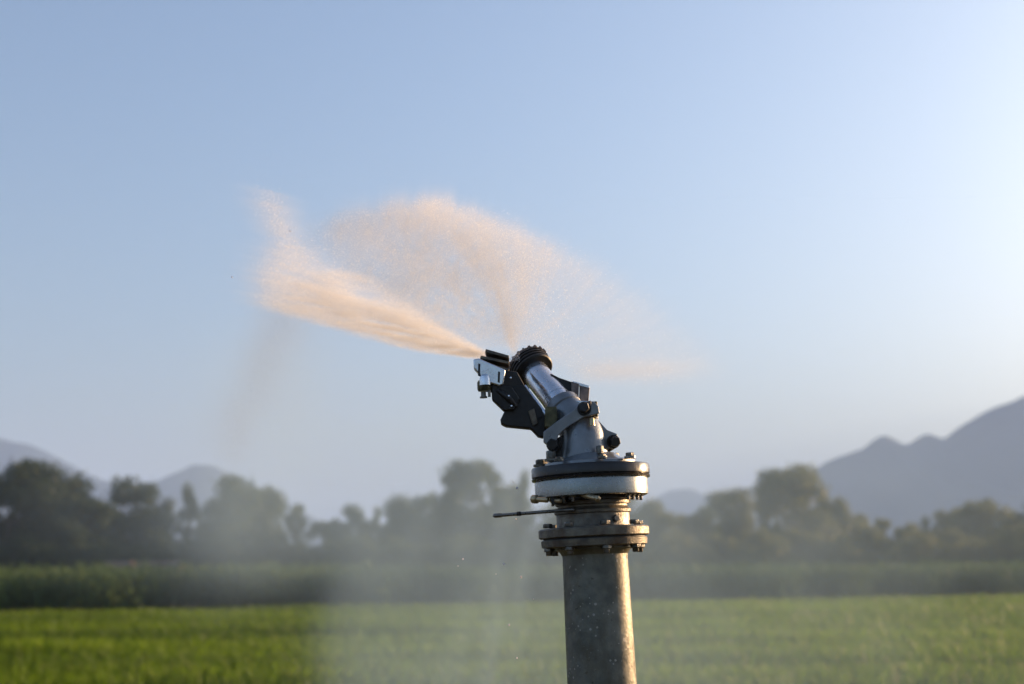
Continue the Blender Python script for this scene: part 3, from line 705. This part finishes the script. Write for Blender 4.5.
def tree(name, px, top, wpx, Y, kd, lf, var, label, cat='tree', group=None):
    b = W(px, 560, Y); h = W(px, top, Y).z * 1.04; w_ = wpx * Y / F
    e = empty(name, (b.x, Y, 0), random.random() * 6.28, (w_ / .9, w_ / .9, h))
    cm, tm_ = kind(kd, lf, var)
    link('crown', cm, None, e); link('trunk', tm_, None, e)
    tag(e, label, cat, group)
TR = [
 (-48, 472, 90, 138, 'round', 0, 1, 'dark tree at the far left, cut by the picture edge', None),
 (8, 457, 88, 136, 'round', 0, 6, 'tallest dark tree at the left edge of the photo', None),
 (48, 462, 84, 142, 'round', 0, 7, 'dark wide tree second from the left edge before the blue hill', None),
 (78, 496, 62, 134, 'round', 0, 2, 'lower dark tree leaning against the two tall dark trees at left', None),
 (128, 480, 78, 146, 'round', 0, 3, 'dark rounded tree below the saddle between the two left hill tops', None),
 (164, 498, 52, 150, 'spire', 0, 1, 'small pointed dark tree just right of the rounded tree below the saddle', None),
 (189, 485, 36, 144, 'spire', 1, 2, 'narrow pointed tree right below the left hill peak', None),
 (214, 500, 44, 152, 'round', 1, 1, 'small hazy tree between the narrow pointed tree and the wide double crown', None),
 (238, 475, 62, 144, 'round', 1, 2, 'wide hazy tree, left half of the double crown right of the left peak', None),
 (264, 487, 42, 150, 'round', 1, 3, 'hazy tree forming the right half of the double crown', None),
 (294, 502, 36, 148, 'spire', 1, 3, 'slim hazy tree at the right foot of the left hill', None),
 (322, 520, 36, 156, 'round', 0, 2, 'lowest tree in the gap at the left rim of the mist curtain', None),
 (350, 504, 44, 150, 'round', 1, 1, 'first misted tree right of the gap in the left treeline', None),
 (378, 506, 34, 154, 'spire', 1, 1, 'small pointed misted tree between two broader misted ones', None),
 (402, 496, 42, 148, 'round', 1, 2, 'misted upright tree two crowns left of the tall central tree', None),
 (430, 494, 42, 152, 'round', 1, 3, 'misted round tree directly left of the tall central tree', None),
 (474, 461, 74, 142, 'round', 1, 4, 'tall broad misted tree in the middle left of the sprinkler', None),
 (505, 484, 44, 152, 'round', 2, 1, 'misted tree on the right shoulder of the tall central tree', None),
 (522, 472, 32, 150, 'spire', 1, 2, 'narrow misted tree just left of the bearing flange', None),
 (552, 500, 52, 150, 'round', 1, 1, 'misted tree half behind the left side of the flanges', None),
 (590, 506, 60, 154, 'round', 1, 3, 'tree hidden behind the pipe flanges', None),
 (640, 496, 54, 148, 'round', 2, 2, 'misted tree emerging right of the flanges', None),
 (668, 509, 50, 152, 'round', 2, 3, 'misted yellowish tree before the small far hill', None),
 (700, 506, 44, 150, 'round', 1, 2, 'low misted tree under the small far hill, left of the pale green one', None),
 (730, 489, 52, 144, 'round', 2, 1, 'pale yellow green round tree left of the tall right tree', None),
 (768, 484, 34, 148, 'spire', 1, 3, 'slim tree touching the left side of the tall right tree', None),
 (797, 468, 76, 140, 'round', 2, 5, 'tall broad tree in front of the left foot of the right mountain', None),
 (830, 494, 42, 144, 'round', 2, 2, 'medium tree on the right shoulder of the tall right tree', None),
 (858, 514, 42, 148, 'round', 2, 2, 'low tree at the start of the low row before the right mountain', None),
 (884, 518, 36, 150, 'spire', 2, 1, 'pointed low tree in the row before the right mountain', None),
 (906, 524, 34, 150, 'round', 2, 3, 'lowest round tree in the row before the right mountain', None),
 (931, 515, 36, 146, 'spire', 1, 1, 'small pointed tree left of the round pair at right', None),
 (955, 508, 40, 150, 'round', 2, 1, 'left tree of the round pair near the right edge', None),
 (988, 499, 62, 142, 'round', 2, 2, 'broad round yellow green tree near the right edge', None),
 (1020, 512, 40, 148, 'round', 1, 3, 'tree cut by the right picture edge', None),
 (1062, 498, 66, 146, 'round', 1, 4, None, None)]
for (px, tp, w_, Y, kd, lf, var, lab, g) in TR:
    tree('pine_tree' if kd == 'layered' else 'tree', px, tp, w_ * 1.28, Y, kd, lf, var, lab or 'tree just outside the right edge of the photo')
# understorey
k = 0
for px in range(-70, 1100, 27):
    sec = 0 if px < 330 else 1 if px < 640 else 2
    tree('bush', px + random.uniform(-6, 6), random.uniform(512, 527), random.uniform(56, 74), random.uniform(124, 132), 'bush', (0, 1, 2)[sec], k % 3,
         ('dark low bush under the left trees above the corn', 'misted low bush under the middle trees above the corn', 'olive low bush under the right trees above the corn')[sec],
         'bush', ('bushes under the left trees', 'bushes under the middle trees', 'bushes under the right trees')[sec])
    k += 1

# small sheds glimpsed over the corn at left
M['tile'] = mat('terracotta_tiles', (.11, .065, .05), .8, 0, scale=3, col2=(.15, .09, .07)); M['plaster'] = mat('pale_plaster', (.12, .095, .08), .9, 0, scale=2, var=.25)
M['dark'] = mat('dark_opening', (.03, .03, .03), .8)
for px, w_, lab in ((119, 1.5, 'small reddish hut over the corn, leftmost of the three huts'), (152, 1.7, 'small reddish hut over the corn, middle one of the three huts'), (171, 1.3, 'small reddish hut over the corn, rightmost of the three huts')):
    Y = 92; p = W(px, 570, Y); e = empty('hut', (p.x, Y, 0)); tag(e, lab, 'hut', 'huts behind the corn at left')
    x, z = w_ * .5, 2.05
    mb = MB(); c = e.location
    vs8 = [mb.bm.verts.new(c + Vector(q)) for q in ((-x, -1, 0), (x, -1, 0), (x, 1, 0), (-x, 1, 0), (-x, -1, z), (x, -1, z), (x, 1, z), (-x, 1, z))]
    for f in ((0, 1, 5, 4), (1, 2, 6, 5), (2, 3, 7, 6), (3, 0, 4, 7), (4, 5, 6, 7)): mb.bm.faces.new([vs8[i] for i in f])
    mb.build('wall', M['plaster'], e)
    mb = MB(); x2 = x + .12
    v6 = [mb.bm.verts.new(c + Vector(q)) for q in ((-x2, -1.2, z + .003), (x2, -1.2, z + .003), (x2, 1.2, z + .003), (-x2, 1.2, z + .003), (-x2, 0, z + .5), (x2, 0, z + .5))]
    for f in ((0, 1, 5, 4), (2, 3, 4, 5), (0, 4, 3), (1, 2, 5), (3, 2, 1, 0)): mb.bm.faces.new([v6[i] for i in f])
    mb.build('roof', M['tile'], e)
    mb = MB(); v4 = [mb.bm.verts.new(c + Vector(q)) for q in ((-.3, -1.03, 0), (.3, -1.03, 0), (.3, -1.03, 1.9), (-.3, -1.03, 1.9), (-.3, -.99, 0), (.3, -.99, 0), (.3, -.99, 1.9), (-.3, -.99, 1.9))]
    for f in ((0, 1, 2, 3), (5, 4, 7, 6), (0, 3, 7, 4), (1, 5, 6, 2), (3, 2, 6, 7)): mb.bm.faces.new([v4[i] for i in f])
    mb.build('door', M['dark'], e)

# ------------------------------------------------------------------ mountains
M['forest'] = mat('mountain_forest', (.03, .05, .06), .9, 0, scale=.006, col2=(.018, .032, .04), spec=.05)
def ridge(name, Y, pts, half, lab, seed):
    px = np.array([p[0] for p in pts], float); py = np.array([p[1] for p in pts], float)
    Wp = Wn(px, py, np.full(len(px), float(Y)))
    xs = np.arange(Wp[0, 0], Wp[-1, 0], 8.0); hz = np.interp(xs, Wp[:, 0], Wp[:, 2])
    kk = np.array([1, 2, 1]) / 4; hz = np.convolve(np.pad(hz, 1, 'edge'), kk, 'valid') + (vnoise(xs * .02, xs * 0 + 3, seed, 4) - .5) * 9
    ys = np.linspace(Y - half, Y + half, 60)
    def zf(XX, YY):
        t = (YY - Y) / half; f = np.clip(1 - np.abs(t), 0, 1) ** 1.15
        nn = vnoise(XX * .006 + 40, YY * .006 + 40, seed, 5) - .5
        H_ = np.interp(XX, xs, hz)
        spur = vnoise(XX * .0045 + 9 + YY * .001, YY * .0012 + 40, seed + 3, 4) - .5
        return H_ * f * (1 + spur * 1.3 * np.clip(np.abs(t) * 3, 0, 1) * (1 - f * .3)) + nn * 7 * f - 1.0 * (f <= .001)
    me = grid_mesh(name, xs, ys, zf, M['forest'])
    tag(link(name, me, None), lab, kind='structure')
ridge('hills', 3300, [(-420, 470), (-250, 440), (-100, 433), (0, 436), (30, 442), (60, 458), (95, 477), (130, 484), (160, 479), (195, 462), (215, 464), (240, 476), (270, 493), (300, 508), (330, 524), (400, 548), (520, 560), (640, 566), (700, 570)], 900, 'blue wooded hills behind the left trees', 81)
ridge('far_hills', 4300, [(560, 572), (620, 530), (650, 500), (668, 489), (690, 487), (712, 496), (740, 486), (765, 488), (790, 500), (860, 520), (950, 550)], 500, 'small pale far hills right of the sprinkler', 83)
ridge('mountain', 2700, [(640, 574), (740, 535), (780, 497), (800, 480), (822, 462), (845, 452), (864, 447), (880, 433), (888, 434), (901, 443), (908, 441), (925, 429), (934, 434), (945, 437), (965, 422), (985, 410), (1005, 399), (1024, 391), (1060, 380), (1150, 366), (1300, 372), (1500, 400)], 800, 'large hazy blue mountain at right', 82)

# ------------------------------------------------------------------ air
me = bpy.data.meshes.new('haze'); bm = bmesh.new(); bmesh.ops.create_cube(bm, size=1)
for v_ in bm.verts: v_.co = Vector((v_.co.x * 13000, 4000 + v_.co.y * 10500, 235 + v_.co.z * 474))
bm.to_mesh(me); bm.free()
hm = bpy.data.materials.new('haze_air'); hm.use_nodes = True; t_ = hm.node_tree; t_.nodes.clear()
pv = t_.nodes.new('ShaderNodeVolumePrincipled'); pv.inputs['Color'].default_value = (.39, .58, .97, 1); pv.inputs['Density'].default_value = 0.00026
pv.inputs['Anisotropy'].default_value = 0.0
ou = t_.nodes.new('ShaderNodeOutputMaterial'); t_.links.new(pv.outputs[0], ou.inputs['Volume'])
tag(link('haze', me, hm), 'thin bluish evening haze over the whole valley', kind='stuff')
